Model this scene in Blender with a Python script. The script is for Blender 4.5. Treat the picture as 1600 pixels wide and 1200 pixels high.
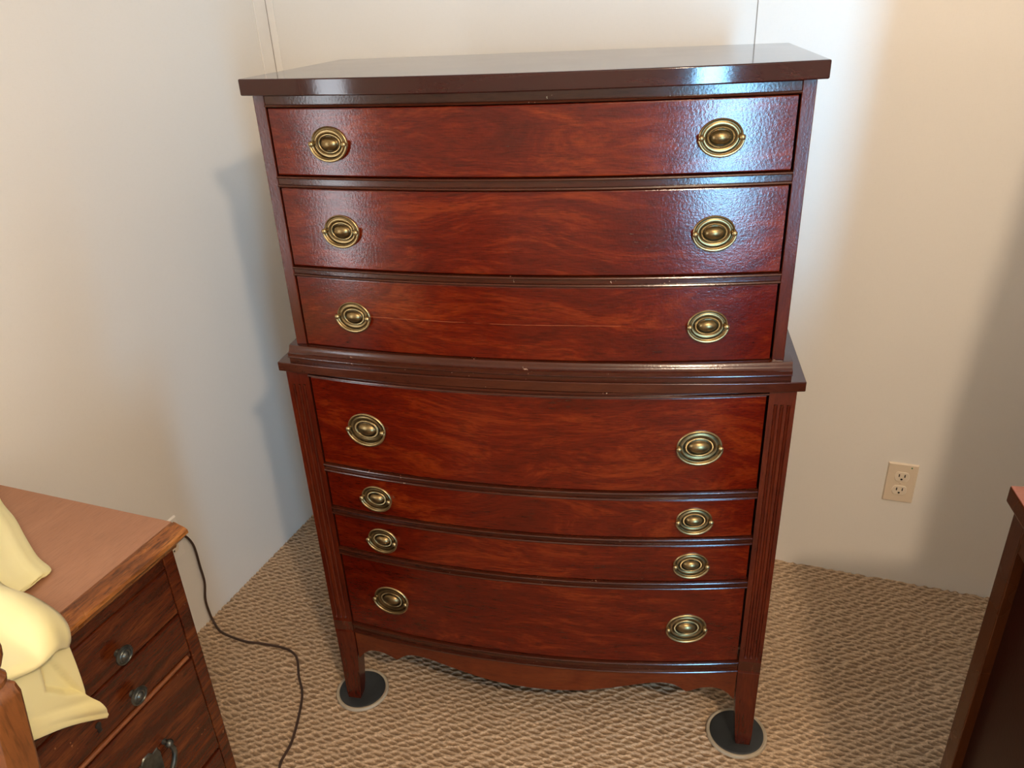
import bpy, bmesh, math, random
import numpy as np
from mathutils import Matrix, Vector

random.seed(7)
rng = np.random.default_rng(7)
for o in list(bpy.data.objects):
    bpy.data.objects.remove(o)
scene = bpy.context.scene
COL = scene.collection

# ---------------------------------------------------------------- camera
# room frame: corner of left and back wall at the origin, x along the back wall,
# y towards the back wall (room at y < 0), z up, metres
cam_d = bpy.data.cameras.new('camera')
cam_d.sensor_fit = 'HORIZONTAL'
cam_d.sensor_width = 36.0
cam_d.lens = 1209.7 / 1600 * 36.0
cam_d.clip_start = 0.02
cam = bpy.data.objects.new('camera', cam_d)
COL.objects.link(cam)
R_ = Vector((0.93877995, 0.34168618, -0.0440767))
U_ = Vector((-0.1135446, 0.42764619, 0.89678669))
F_ = Vector((-0.32526885, 0.83688069, -0.44026229))
m = Matrix((R_, U_, -F_)).transposed().to_4x4()
m.translation = Vector((1.33519663, -1.84050161, 1.41492177))
cam.matrix_world = m
scene.camera = cam

# ---------------------------------------------------------------- light
world = bpy.data.worlds.new('world')
scene.world = world
world.use_nodes = True
world.node_tree.nodes['Background'].inputs[0].default_value = (0.55, 0.75, 1.0, 1)
world.node_tree.nodes['Background'].inputs[1].default_value = 0.3

LAMP_POS = (1.89, -2.11, 2.01)
ld = bpy.data.lights.new('ceiling_bulb_light', 'POINT')
ld.energy = 77
ld.color = (1.0, 0.775, 0.56)
ld.shadow_soft_size = 0.045
lo = bpy.data.objects.new('ceiling_bulb_light', ld)
lo.location = LAMP_POS
COL.objects.link(lo)

WIN = (2.62, 3.22, 0.16, 1.95)          # x0, x1, z0, z1 of the window in the wall behind the camera
REAR_Y = -3.8
wd = bpy.data.lights.new('window_daylight', 'AREA')
wd.shape = 'RECTANGLE'
wd.size = WIN[1] - WIN[0] - 0.06
wd.size_y = WIN[3] - WIN[2] - 0.06
wd.energy = 40
wd.color = (0.27, 0.63, 1.0)
wo = bpy.data.objects.new('window_daylight', wd)
wo.location = ((WIN[0] + WIN[1]) / 2, REAR_Y + 0.01, (WIN[2] + WIN[3]) / 2)
wd.spread = math.radians(66)                      # beam narrowing added to keep the shaded left wall dark; nothing there blocks it
wo.rotation_euler = (Vector((1.55, 0.0, 1.20)) - wo.location).to_track_quat('-Z', 'Y').to_euler()
COL.objects.link(wo)

WIN2 = (-2.02, -1.66, 0.62, 1.55)       # y0, y1, z0, z1 of the small curtained window in the left wall, out of view
w2d = bpy.data.lights.new('curtained_window_daylight', 'AREA')
w2d.shape = 'RECTANGLE'
w2d.size = 0.28
w2d.size_y = 0.90
w2d.energy = 9.0
w2d.color = (0.85, 0.92, 1.0)
w2o = bpy.data.objects.new('curtained_window_daylight', w2d)
w2o.location = (0.036, (WIN2[0] + WIN2[1]) / 2, (WIN2[2] + WIN2[3]) / 2)
w2o.rotation_euler = Vector((1, 0, 0)).to_track_quat('-Z', 'Y').to_euler()
COL.objects.link(w2o)

vs = scene.view_settings
scene.display_settings.display_device = 'sRGB'
vs.view_transform = 'Standard'
vs.look = 'None'
vs.exposure = 0.0
vs.gamma = 1.0
vs.use_curve_mapping = False


# ---------------------------------------------------------------- helpers
def link(name, me, mat=None, parent=None, smooth=None):
    o = bpy.data.objects.new(name, me)
    COL.objects.link(o)
    if mat is not None and not me.materials:
        me.materials.append(mat)
    if parent is not None:
        o.parent = parent
    if smooth is not None:
        set_smooth(me, smooth)
    return o


def set_smooth(me, angle):
    me.polygons.foreach_set('use_smooth', [True] * len(me.polygons))
    if angle < 179:
        me.set_sharp_from_angle(angle=math.radians(angle))
    me.update()


def mesh(name, verts, faces):
    me = bpy.data.meshes.new(name)
    me.from_pydata([tuple(v) for v in verts], [], faces)
    me.update()
    bm = bmesh.new()
    bm.from_mesh(me)
    bmesh.ops.recalc_face_normals(bm, faces=bm.faces)
    bm.to_mesh(me)
    bm.free()
    return me


def finish_bm(name, bm):
    bmesh.ops.recalc_face_normals(bm, faces=bm.faces)
    me = bpy.data.meshes.new(name)
    bm.to_mesh(me)
    bm.free()
    return me


def bm_box(bm, x0, x1, y0, y1, z0, z1, bev=0.0, seg=2):
    ret = bmesh.ops.create_cube(bm, size=1.0)
    vs_ = ret['verts']
    for v in vs_:
        v.co.x = x0 if v.co.x < 0 else x1
        v.co.y = y0 if v.co.y < 0 else y1
        v.co.z = z0 if v.co.z < 0 else z1
    if bev > 0:
        es = list({e for v in vs_ for e in v.link_edges})
        bmesh.ops.bevel(bm, geom=es, offset=bev, segments=seg, profile=0.5, affect='EDGES')


def box(name, mat, parent, x0, x1, y0, y1, z0, z1, bev=0.0015, seg=2):
    bm = bmesh.new()
    bm_box(bm, x0, x1, y0, y1, z0, z1, bev, seg)
    return link(name, finish_bm(name, bm), mat, parent, 20)


def bevel_mod(o, w, seg=2, ang=40):
    b = o.modifiers.new('bevel', 'BEVEL')
    b.width = w
    b.segments = seg
    b.harden_normals = True
    b.limit_method = 'ANGLE'
    b.angle_limit = math.radians(ang)
    return o


def tube_mesh(name, pts, rad, seg=10, flat=1.0, closed=False):
    pts = [Vector(p) for p in pts]
    n = len(pts)
    verts, faces = [], []
    up = Vector((0, 0, 1))
    prev = None
    for i, p in enumerate(pts):
        t = (pts[min(i + 1, n - 1)] - pts[max(i - 1, 0)]).normalized()
        if prev is None:
            a = t.cross(up)
            if a.length < 1e-3:
                a = t.cross(Vector((1, 0, 0)))
            a.normalize()
        else:
            a = (prev - t * prev.dot(t)).normalized()
        prev = a
        b = t.cross(a)
        r = rad[i] if hasattr(rad, '__len__') else rad
        for k in range(seg):
            th = 2 * math.pi * k / seg
            verts.append(p + a * (math.cos(th) * r) + b * (math.sin(th) * r * flat))
    for i in range(n - 1):
        for k in range(seg):
            k2 = (k + 1) % seg
            faces.append((i * seg + k, i * seg + k2, (i + 1) * seg + k2, (i + 1) * seg + k))
    faces.append(tuple(range(seg)))
    faces.append(tuple((n - 1) * seg + k for k in range(seg)))
    return mesh(name, verts, faces)


def catmull(pts, sub=8):
    P = [Vector(p) for p in pts]
    P = [P[0] * 2 - P[1]] + P + [P[-1] * 2 - P[-2]]
    out = []
    for i in range(1, len(P) - 2):
        for s in range(sub):
            t = s / sub
            a, b, c, d = P[i - 1], P[i], P[i + 1], P[i + 2]
            out.append(0.5 * ((2 * b) + (c - a) * t + (2 * a - 5 * b + 4 * c - d) * t * t + (3 * b - a - 3 * c + d) * t ** 3))
    out.append(P[-2])
    return out


def lathe_bm(bm, prof, seg=24, origin=(0, 0, 0), axis='Z'):
    """prof: list of (r, h); revolved about an axis, h along it."""
    rings = []
    o = Vector(origin)
    for r, h in prof:
        ring = []
        for k in range(seg):
            t = 2 * math.pi * k / seg
            if axis == 'Z':
                c = Vector((r * math.cos(t), r * math.sin(t), h))
            elif axis == 'X':
                c = Vector((h, r * math.cos(t), r * math.sin(t)))
            else:
                c = Vector((r * math.cos(t), -h, r * math.sin(t)))
            ring.append(bm.verts.new(o + c))
        rings.append(ring)
    for a, b in zip(rings[:-1], rings[1:]):
        for k in range(seg):
            bm.faces.new((a[k], a[(k + 1) % seg], b[(k + 1) % seg], b[k]))
    bm.faces.new(rings[0])
    bm.faces.new(rings[-1])


def thing(name, label, cat, loc=(0, 0, 0), rotz=0.0, group=None):
    o = bpy.data.objects.new(name, None)
    o.empty_display_size = 0.1
    COL.objects.link(o)
    o.location = loc
    o.rotation_euler = (0, 0, rotz)
    return tag(o, label, cat, group)


def tag(o, label, cat, group=None):
    o['label'] = label
    o['category'] = cat
    if group:
        o['group'] = group
    return o


def structure(o):
    o['kind'] = 'structure'
    return o


# ---------------------------------------------------------------- materials
class NT:
    def __init__(self, name):
        self.m = bpy.data.materials.new(name)
        self.m.use_nodes = True
        self.t = self.m.node_tree
        self.b = self.t.nodes['Principled BSDF']

    def n(self, typ, **kw):
        nd = self.t.nodes.new(typ)
        for k, v in kw.items():
            setattr(nd, k, v)
        return nd

    def l(self, a, b):
        self.t.links.new(a, b)

    def noise(self, vec, scale, detail=4, rough=0.55, dist=0.0):
        nd = self.n('ShaderNodeTexNoise')
        nd.inputs['Scale'].default_value = scale
        nd.inputs['Detail'].default_value = detail
        nd.inputs['Roughness'].default_value = rough
        nd.inputs['Distortion'].default_value = dist
        if vec is not None:
            self.l(vec, nd.inputs['Vector'])
        return nd.outputs['Fac']

    def math(self, op, a, b=None, c=None, clamp=False):
        nd = self.n('ShaderNodeMath', operation=op, use_clamp=clamp)
        for i, v in enumerate((a, b, c)):
            if v is None:
                continue
            if isinstance(v, (int, float)):
                nd.inputs[i].default_value = v
            else:
                self.l(v, nd.inputs[i])
        return nd.outputs[0]

    def vmath(self, op, a, b=None):
        nd = self.n('ShaderNodeVectorMath', operation=op)
        for i, v in enumerate((a, b)):
            if v is None:
                continue
            if isinstance(v, tuple):
                nd.inputs[i].default_value = v
            else:
                self.l(v, nd.inputs[i])
        return nd.outputs[0]

    def ramp(self, fac, stops, interp='LINEAR'):
        nd = self.n('ShaderNodeValToRGB')
        nd.color_ramp.interpolation = interp
        els = nd.color_ramp.elements
        while len(els) < len(stops):
            els.new(0.5)
        for e, (p, c) in zip(els, stops):
            e.position = p
            e.color = (c[0], c[1], c[2], 1) if len(c) == 3 else c
        self.l(fac, nd.inputs['Fac'])
        return nd.outputs['Color']

    def mix(self, fac, a, b, mode='MIX'):
        nd = self.n('ShaderNodeMix', data_type='RGBA', blend_type=mode)
        if isinstance(fac, (int, float)):
            nd.inputs['Factor'].default_value = fac
        else:
            self.l(fac, nd.inputs['Factor'])
        for sock, v in (('A', a), ('B', b)):
            s = [i for i in nd.inputs if i.name == sock and i.type == 'RGBA'][0]
            if isinstance(v, tuple):
                s.default_value = (*v, 1)
            else:
                self.l(v, s)
        return [o for o in nd.outputs if o.type == 'RGBA'][0]

    def bump(self, h, strength, dist, prev=None):
        nd = self.n('ShaderNodeBump')
        nd.inputs['Strength'].default_value = strength
        nd.inputs['Distance'].default_value = dist
        self.l(h, nd.inputs['Height'])
        if prev is not None:
            self.l(prev, nd.inputs['Normal'])
        return nd.outputs['Normal']

    def coords(self):
        return self.n('ShaderNodeTexCoord').outputs['Object']

    def rnd(self):
        return self.n('ShaderNodeObjectInfo').outputs['Random']

    def set(self, **kw):
        for k, v in kw.items():
            s = self.b.inputs[k]
            if isinstance(v, (int, float)):
                s.default_value = v
            elif isinstance(v, tuple):
                s.default_value = (*v, 1) if len(v) == 3 else v
            else:
                self.l(v, s)
        return self.m


def wood(name, dark, mid, light, grain='X', rough=0.28, coat=0.5, coat_rough=0.14, figure=1.0, pore=0.5, peel=0.12, contrast=1.0, scale=1.0, spec=0.5, chips=None, scratch_z=None):
    t = NT(name)
    co = t.coords()
    off = t.n('ShaderNodeCombineXYZ')
    r = t.rnd()
    t.l(t.math('MULTIPLY', r, 17.0), off.inputs[0])
    t.l(t.math('MULTIPLY', r, 31.0), off.inputs[1])
    t.l(t.math('MULTIPLY', r, 23.0), off.inputs[2])
    st = {'X': (1.1, 9, 11), 'Y': (9, 1.1, 11), 'Z': (11, 9, 1.1)}[grain]
    fst = {'X': (2.2, 4, 6), 'Y': (4, 2.2, 6), 'Z': (6, 4, 2.2)}[grain]
    pst = {'X': (40, 350, 420), 'Y': (350, 40, 420), 'Z': (420, 350, 40)}[grain]
    co2 = t.vmath('ADD', co, off.outputs[0])
    # sweeping figure: warp the grain coordinate with a broad noise
    warp = t.n('ShaderNodeTexNoise')
    warp.inputs['Scale'].default_value = 1.0
    warp.inputs['Detail'].default_value = 2
    t.l(t.vmath('MULTIPLY', co2, fst), warp.inputs['Vector'])
    wv = t.vmath('SCALE', t.vmath('SUBTRACT', warp.outputs['Color'], (0.5, 0.5, 0.5)))
    wv.node.inputs['Scale'].default_value = 0.22 * figure
    co3 = t.vmath('ADD', co2, wv)
    g1 = t.noise(t.vmath('MULTIPLY', co3, tuple(s * scale for s in st)), 2.2, 6, 0.62)
    g2 = t.noise(t.vmath('MULTIPLY', co3, tuple(s * 5 * scale for s in st)), 2.0, 5, 0.65)
    g3 = t.noise(t.vmath('MULTIPLY', co2, pst), 1.0, 2, 0.6)
    bl = t.noise(co2, 3.0, 2, 0.5)
    f = t.math('ADD', t.math('MULTIPLY', g1, 0.55), t.math('ADD', t.math('MULTIPLY', g2, 0.30), t.math('MULTIPLY', bl, 0.25)))
    f = t.math('ADD', t.math('MULTIPLY', t.math('SUBTRACT', f, 0.55), contrast), 0.5, clamp=True)
    c = t.ramp(f, [(0.22, dark), (0.5, mid), (0.80, light)])
    pf = t.ramp(g3, [(0.30, (1 - pore,) * 3), (0.52, (1, 1, 1))])
    c = t.mix(1.0, c, pf, 'MULTIPLY')
    if chips:                                   # nicks in the finish that show the bare wood
        small = t.ramp(t.noise(co2, chips[1], 2, 0.5), [(0.68, (0, 0, 0)), (0.72, (1, 1, 1))])
        where = t.ramp(t.noise(co2, chips[2], 2, 0.5), [(0.60, (0, 0, 0)), (0.68, (1, 1, 1))])
        c = t.mix(t.math('MULTIPLY', small, where), c, chips[0])
    if scratch_z:                               # one long pale crack in the veneer
        sx = t.n('ShaderNodeSeparateXYZ')
        t.l(co, sx.inputs[0])
        wob = t.math('MULTIPLY', t.noise(co, 14.0, 2), 0.004)
        dz = t.math('ABSOLUTE', t.math('SUBTRACT', t.math('SUBTRACT', sx.outputs[2], scratch_z), wob))
        line = t.math('MULTIPLY', t.math('LESS_THAN', dz, 0.00042), t.math('LESS_THAN', sx.outputs[0], 0.16))
        line = t.math('MULTIPLY', line, t.math('GREATER_THAN', sx.outputs[0], -0.36))
        brk = t.ramp(t.noise(co, 30.0, 3), [(0.36, (0, 0, 0)), (0.52, (1, 1, 1))])
        c = t.mix(t.math('MULTIPLY', t.math('MULTIPLY', line, brk), 0.5), c, (0.38, 0.11, 0.045))
    rg = t.math('ADD', t.math('MULTIPLY', t.noise(co2, 9.0, 3), 0.10), rough - 0.05)
    orange = t.noise(co, 260.0, 3, 0.6)
    nb = t.bump(orange, peel, 0.0012)
    nb = t.bump(g3, 0.05, 0.001, nb)
    t.set(**{'Base Color': c, 'Roughness': rg, 'Coat Weight': coat, 'Coat Roughness': coat_rough, 'Specular IOR Level': spec, 'Normal': nb})
    t.l(nb, t.b.inputs['Coat Normal'])
    return t.m


M = {}
M['drawer'] = wood('mahogany_drawer', (0.032, 0.0016, 0.0005), (0.090, 0.0050, 0.0008), (0.225, 0.028, 0.0034), contrast=1.25, pore=0.4, rough=0.16, coat=0.0, peel=0.16, scale=1.6, spec=0.48)
M['drawer_cracked'] = wood('mahogany_drawer_cracked', (0.032, 0.0016, 0.0005), (0.090, 0.0050, 0.0008), (0.225, 0.028, 0.0034), contrast=1.25, pore=0.4, rough=0.16, coat=0.0, peel=0.16, scale=1.6, spec=0.48, scratch_z=0.9455)
M['mahog_z'] = wood('mahogany_upright', (0.034, 0.0036, 0.0014), (0.072, 0.0080, 0.0022), (0.14, 0.021, 0.005), grain='Z', contrast=1.3, pore=0.3, rough=0.2, coat=0)
M['mahog_x'] = wood('mahogany_rail', (0.030, 0.0058, 0.0026), (0.048, 0.0098, 0.0038), (0.080, 0.018, 0.006), contrast=1.0, pore=0.25, rough=0.17, coat=0, chips=((0.42, 0.25, 0.17), 210.0, 16.0))
M['mahog_top'] = wood('mahogany_top', (0.020, 0.0036, 0.0030), (0.030, 0.0056, 0.0044), (0.046, 0.009, 0.0065), contrast=1.0, pore=0.15, rough=0.09, coat=0, peel=0.03)
M['oldpine'] = wood('stained_old_pine', (0.022, 0.0036, 0.0012), (0.074, 0.0135, 0.0032), (0.175, 0.043, 0.0095), grain='Y', contrast=1.8, pore=0.5, rough=0.20, coat=0, peel=0.40, figure=0.5, scale=1.5, chips=((0.36, 0.15, 0.06), 150.0, 11.0))
M['oldpine_edge'] = wood('worn_orange_edge', (0.070, 0.020, 0.005), (0.25, 0.082, 0.017), (0.47, 0.19, 0.045), grain='Y', contrast=2.0, pore=0.6, rough=0.28, coat=0, peel=0.4, figure=0.4, scale=1.5)
M['oldtop'] = wood('faded_brown_top', (0.25, 0.115, 0.060), (0.33, 0.155, 0.083), (0.42, 0.21, 0.115), grain='Y', contrast=0.9, pore=0.15, rough=0.50, coat=0.0, peel=0.05)
M['bead'] = wood('worn_bead', (0.13, 0.035, 0.010), (0.20, 0.062, 0.019), (0.30, 0.11, 0.04), grain='Y', contrast=1.0, pore=0.3, rough=0.35, coat=0)
M['dresser'] = wood('brown_dresser', (0.040, 0.0105, 0.003), (0.065, 0.017, 0.0042), (0.092, 0.025, 0.0065), grain='Z', contrast=0.9, pore=0.2, rough=0.28, coat=0, spec=0.3)
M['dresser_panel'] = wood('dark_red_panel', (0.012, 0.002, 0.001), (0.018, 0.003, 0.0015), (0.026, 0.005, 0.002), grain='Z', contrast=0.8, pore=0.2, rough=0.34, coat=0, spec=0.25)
M['dresser_top'] = wood('reddish_dresser_top', (0.19, 0.058, 0.036), (0.25, 0.080, 0.050), (0.31, 0.105, 0.065), contrast=0.8, pore=0.15, rough=0.32)
M['chairwood'] = wood('turned_chair_wood', (0.10, 0.030, 0.008), (0.19, 0.065, 0.016), (0.28, 0.11, 0.030), grain='Z', contrast=1.2, pore=0.4, rough=0.35, coat=0.3)


def mat_wall():
    t = NT('cream_vinyl_wall')
    co = t.coords()
    wv1 = t.noise(t.vmath('MULTIPLY', co, (900, 900, 60)), 1.0, 2, 0.6)
    wv2 = t.noise(t.vmath('MULTIPLY', co, (70, 70, 1000)), 1.0, 2, 0.6)
    h = t.math('ADD', wv1, wv2)
    big = t.noise(co, 1.3, 2)
    c = t.ramp(big, [(0.3, (0.805, 0.780, 0.725)), (0.7, (0.835, 0.810, 0.755))])
    fine = t.ramp(h, [(0.6, (0.965, 0.965, 0.96)), (1.3, (1, 1, 1))])
    c = t.mix(1.0, c, fine, 'MULTIPLY')
    t.set(**{'Base Color': c, 'Roughness': 0.55, 'Specular IOR Level': 0.3, 'Normal': t.bump(h, 0.12, 0.0006)})
    return t.m


def mat_carpet():
    t = NT('tan_loop_carpet')
    co = t.coords()
    at = t.n('ShaderNodeAttribute', attribute_name='tuft')
    yarn = t.noise(t.vmath('MULTIPLY', co, (170, 620, 200)), 1.0, 4, 0.75)
    big = t.noise(co, 6.0, 3)
    c = t.ramp(at.outputs['Fac'], [(0.0, (0.165, 0.106, 0.063)), (0.45, (0.305, 0.210, 0.131)), (1.0, (0.66, 0.495, 0.335))])  # two-tone yarn; lit loop tips and shaded dips put into the colour
    c = t.mix(1.0, c, t.ramp(yarn, [(0.30, (0.55, 0.53, 0.51)), (0.50, (1.02, 1.01, 0.99)), (0.70, (1.50, 1.48, 1.44))]), 'MULTIPLY')
    c = t.mix(1.0, c, t.ramp(big, [(0.3, (0.94, 0.93, 0.92)), (0.7, (1.03, 1.03, 1.03))]), 'MULTIPLY')
    t.set(**{'Base Color': c, 'Roughness': 0.95, 'Specular IOR Level': 0.1, 'Sheen Weight': 0.15, 'Normal': t.bump(yarn, 0.5, 0.002)})
    return t.m


def plain(name, col, rough=0.5, metal=0.0, var=0.12, nscale=30, bump=0.0, bscale=200, **kw):
    t = NT(name)
    co = t.coords()
    n = t.noise(co, nscale, 4)
    c = t.ramp(n, [(0.3, tuple(v * (1 - var) for v in col)), (0.7, tuple(min(1, v * (1 + var)) for v in col))])
    t.set(**{'Base Color': c, 'Roughness': rough, 'Metallic': metal}, **kw)
    if bump:
        t.set(Normal=t.bump(t.noise(co, bscale, 3), bump, 0.001))
    return t.m


def mat_brass():
    t = NT('aged_brass')
    co = t.coords()
    n = t.noise(co, 90, 4)
    geo = t.n('ShaderNodeNewGeometry')
    # darker in the hollows of the stamping, lighter on the raised parts
    p = t.math('ADD', geo.outputs['Pointiness'], t.math('MULTIPLY', t.math('SUBTRACT', n, 0.5), 0.06))
    c = t.ramp(p, [(0.44, (0.050, 0.032, 0.015)), (0.51, (0.20, 0.135, 0.058)), (0.58, (0.44, 0.33, 0.16))])
    t.set(**{'Base Color': c, 'Roughness': t.math('ADD', t.math('MULTIPLY', n, 0.15), 0.27), 'Metallic': 0.95})
    return t.m


def mat_cloth():
    t = NT('pale_yellow_cloth')
    co = t.coords()
    wv = t.noise(co, 1400, 2, 0.7)
    n = t.noise(co, 8, 3)
    c = t.ramp(n, [(0.3, (0.91, 0.83, 0.42)), (0.7, (0.94, 0.87, 0.49))])
    t.set(**{'Base Color': c, 'Roughness': 0.9, 'Specular IOR Level': 0.1, 'Sheen Weight': 0.3, 'Normal': t.bump(wv, 0.25, 0.0008)})
    # thin cotton lets a little light through
    tr = t.n('ShaderNodeBsdfTranslucent')
    t.l(c, tr.inputs['Color'])
    mx = t.n('ShaderNodeMixShader')
    mx.inputs[0].default_value = 0.22
    out = t.t.nodes['Material Output']
    t.l(t.b.outputs[0], mx.inputs[1])
    t.l(tr.outputs[0], mx.inputs[2])
    t.l(mx.outputs[0], out.inputs[0])
    return t.m


M['wall'] = mat_wall()
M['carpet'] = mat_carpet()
M['brass'] = mat_brass()
M['cloth'] = mat_cloth()
M['trim'] = plain('cream_trim', (0.85, 0.82, 0.76), 0.45, var=0.02)
M['seam'] = plain('dark_seam_gap', (0.30, 0.26, 0.22), 0.8)  # dark joint line of the wall panels and corner battens
M['ceiling'] = plain('white_ceiling', (0.84, 0.82, 0.78), 0.9, var=0.02)
M['plate'] = plain('ivory_plastic', (0.78, 0.66, 0.50), 0.35, var=0.02)
M['face'] = plain('ivory_receptacle', (0.82, 0.72, 0.57), 0.30, var=0.02)
M['slot'] = plain('black_slot', (0.012, 0.010, 0.008), 0.6)
M['green'] = plain('green_mark', (0.02, 0.20, 0.07), 0.4)
M['cord'] = plain('brown_cord', (0.050, 0.024, 0.014), 0.45)
M['iron'] = plain('blackened_metal', (0.10, 0.105, 0.090), 0.36, 0.8, var=0.4, nscale=80)
M['rubber'] = plain('black_rubber', (0.020, 0.022, 0.022), 0.55, var=0.2, bump=0.2)
M['sliderim'] = plain('tan_plastic_rim', (0.42, 0.35, 0.25), 0.45, var=0.05)
M['glass'] = plain('mirror_glass', (0.80, 0.83, 0.82), 0.12, 1.0, var=0.01)
M['pane'] = plain('window_pane', (0.55, 0.68, 0.80), 0.2, var=0.02)
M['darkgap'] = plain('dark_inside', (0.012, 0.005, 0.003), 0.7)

# ---------------------------------------------------------------- the room
RX, RY, RZ = 3.7, -3.8, 2.32


def plane_wall(name, mat, x0, x1, y0, y1, z0, z1):
    o = box(name, mat, None, x0, x1, y0, y1, z0, z1, bev=0)
    return structure(o)


wall_back = plane_wall('wall_back', M['wall'], -0.1, RX + 0.1, 0.0, 0.1, -0.05, RZ)
wall_left = plane_wall('wall_left', M['wall'], -0.1, 0.0, RY - 0.1, 0.0, -0.05, RZ)
wall_right = plane_wall('wall_right', M['wall'], RX, RX + 0.1, RY - 0.1, 0.0, -0.05, RZ)
wall_rear = plane_wall('wall_rear', M['wall'], -0.1, RX + 0.1, RY - 0.1, RY, -0.05, RZ)
ceiling = plane_wall('ceiling', M['ceiling'], -0.1, RX + 0.1, RY - 0.1, 0.1, RZ, RZ + 0.08)

# narrow battens either side of the corner and the panel seam on the back wall
box('batten', M['trim'], wall_left, 0.0, 0.0035, -0.0515, -0.001, 0.0, RZ, 0.0012)
box('batten', M['trim'], wall_back, 0.001, 0.0242, -0.0035, 0.0, 0.0, RZ, 0.0012)
box('seam', M['seam'], wall_left, 0.0030, 0.0046, -0.0046, -0.0030, 0.0, RZ, 0)
box('seam', M['seam'], wall_back, 1.2022, 1.2042, -0.0005, 0.001, 0.0, RZ, 0)

# window in the wall behind the camera: frame, sash bars, pane
x0, x1, z0, z1 = WIN
win = structure(thing('window_1', 'white framed window in the wall behind the viewer', 'window', ((x0 + x1) / 2, RY, z0)))
del win['label'], win['category']
w2 = (x1 - x0) / 2
hh = z1 - z0
box('pane', M['pane'], win, -w2, w2, -0.02, 0.002, 0, hh, 0)
for a, b, c, d in ((-w2 - .05, -w2 + .02, -.05, hh + .05), (w2 - .02, w2 + .05, -.05, hh + .05), (-w2, w2, -.05, .02), (-w2, w2, hh - .02, hh + .05)):
    box('window_frame', M['trim'], win, a, b, -0.01, 0.03, c, d, 0.003)


win2 = structure(bpy.data.objects.new('window_2', None))
COL.objects.link(win2)
win2.location = (0.0, (WIN2[0] + WIN2[1]) / 2, WIN2[2])
box('pane', M['pane'], win2, 0.0, 0.010, -0.18, 0.18, 0, 0.93, 0)
for a, b, c, d in ((-.22, -.175, -.04, .97), (.175, .22, -.04, .97), (-.18, .18, -.04, .005), (-.18, .18, .925, .97)):
    box('window_frame', M['trim'], win2, 0.0, 0.030, a, b, c, d, 0.003)


# carpet: woven loops as relief where the picture shows the floor, flat beyond
def smooth_noise(X, Y, f, seed):
    r = np.random.default_rng(seed)
    out = np.zeros_like(X)
    for _ in range(6):
        a = r.uniform(0, 2 * np.pi)
        k = f * r.uniform(0.6, 1.5)
        out += np.sin(2 * np.pi * k * (X * np.cos(a) + Y * np.sin(a)) + r.uniform(0, 6.28))
    return out / 6


def cell_rand(i, j, s):
    v = np.sin(i * 127.1 + j * 311.7 + s * 74.7) * 43758.5453
    return v - np.floor(v)


def carpet():
    gx0, gx1, gy0, gy1 = 0.0, 2.1, -1.32, 0.0
    nx, ny = 640, 560
    xs = np.linspace(gx0, gx1, nx)
    ys = np.linspace(gy0, gy1, ny)
    X, Y = np.meshgrid(xs, ys)
    wx = X + 0.012 * smooth_noise(X, Y, 9, 1) + 0.004 * smooth_noise(X, Y, 28, 2)
    wy = Y + 0.007 * smooth_noise(X, Y, 8, 3) + 0.0035 * smooth_noise(X, Y, 24, 4) + 0.07 * X
    rowh, cell = 0.0116, 0.0265
    v = wy / rowh
    j = np.floor(v)
    u = wx / cell + 0.5 * (j % 2) + 0.22 * cell_rand(j, j * 0, 5)
    i = np.floor(u)
    a = (u - i - 0.5) * 2
    b = (v - j - 0.5) * 2
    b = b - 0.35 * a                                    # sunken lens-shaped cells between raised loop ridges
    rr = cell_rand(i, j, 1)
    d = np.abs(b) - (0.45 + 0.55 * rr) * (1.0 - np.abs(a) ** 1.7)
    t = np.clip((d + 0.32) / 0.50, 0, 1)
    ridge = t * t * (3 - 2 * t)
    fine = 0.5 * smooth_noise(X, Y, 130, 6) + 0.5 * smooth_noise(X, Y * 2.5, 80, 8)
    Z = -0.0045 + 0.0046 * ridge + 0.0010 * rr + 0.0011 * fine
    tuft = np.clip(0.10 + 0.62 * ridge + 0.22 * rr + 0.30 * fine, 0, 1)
    verts = np.stack([X, Y, Z], -1).reshape(-1, 3)
    idx = np.arange(nx * ny).reshape(ny, nx)
    q = np.stack([idx[:-1, :-1], idx[:-1, 1:], idx[1:, 1:], idx[1:, :-1]], -1).reshape(-1, 4)
    # plain carpet around the relief
    n0 = len(verts)
    ext = np.array([(0, RY, 0), (RX, RY, 0), (RX, gy0, 0), (0, gy0, 0), (gx1, gy0, 0), (RX, 0, 0), (gx1, 0, 0)], float)
    ext[:, 2] = -0.0015
    verts = np.vstack([verts, ext])
    q = np.vstack([q, np.array([[n0, n0 + 1, n0 + 2, n0 + 3], [n0 + 4, n0 + 2, n0 + 5, n0 + 6]])])
    me = bpy.data.meshes.new('floor')
    me.vertices.add(len(verts))
    me.vertices.foreach_set('co', verts.ravel())
    me.loops.add(len(q) * 4)
    me.loops.foreach_set('vertex_index', q.ravel())
    me.polygons.add(len(q))
    me.polygons.foreach_set('loop_start', np.arange(len(q)) * 4)
    me.polygons.foreach_set('use_smooth', np.ones(len(q), bool))
    me.update(calc_edges=True)
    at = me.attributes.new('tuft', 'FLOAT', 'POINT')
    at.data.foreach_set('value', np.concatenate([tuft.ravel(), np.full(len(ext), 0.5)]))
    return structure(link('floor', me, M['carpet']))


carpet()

# ---------------------------------------------------------------- the tall chest on chest
CH = thing('tall_chest', 'tall bow-front mahogany chest on chest with seven drawers and brass oval pulls', 'chest of drawers',
           (0.92357, -0.70604, 0), math.radians(9.6137))
HW = 0.4                 # half width of the drawer opening
BU, BL = 0.037, 0.041    # bow of the upper and the lower case
YL = -0.0135             # the lower case stands forward
NS = 48


def bow(x, b, w=HW):
    return -b * (1 - (x / w) ** 2)


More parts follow.
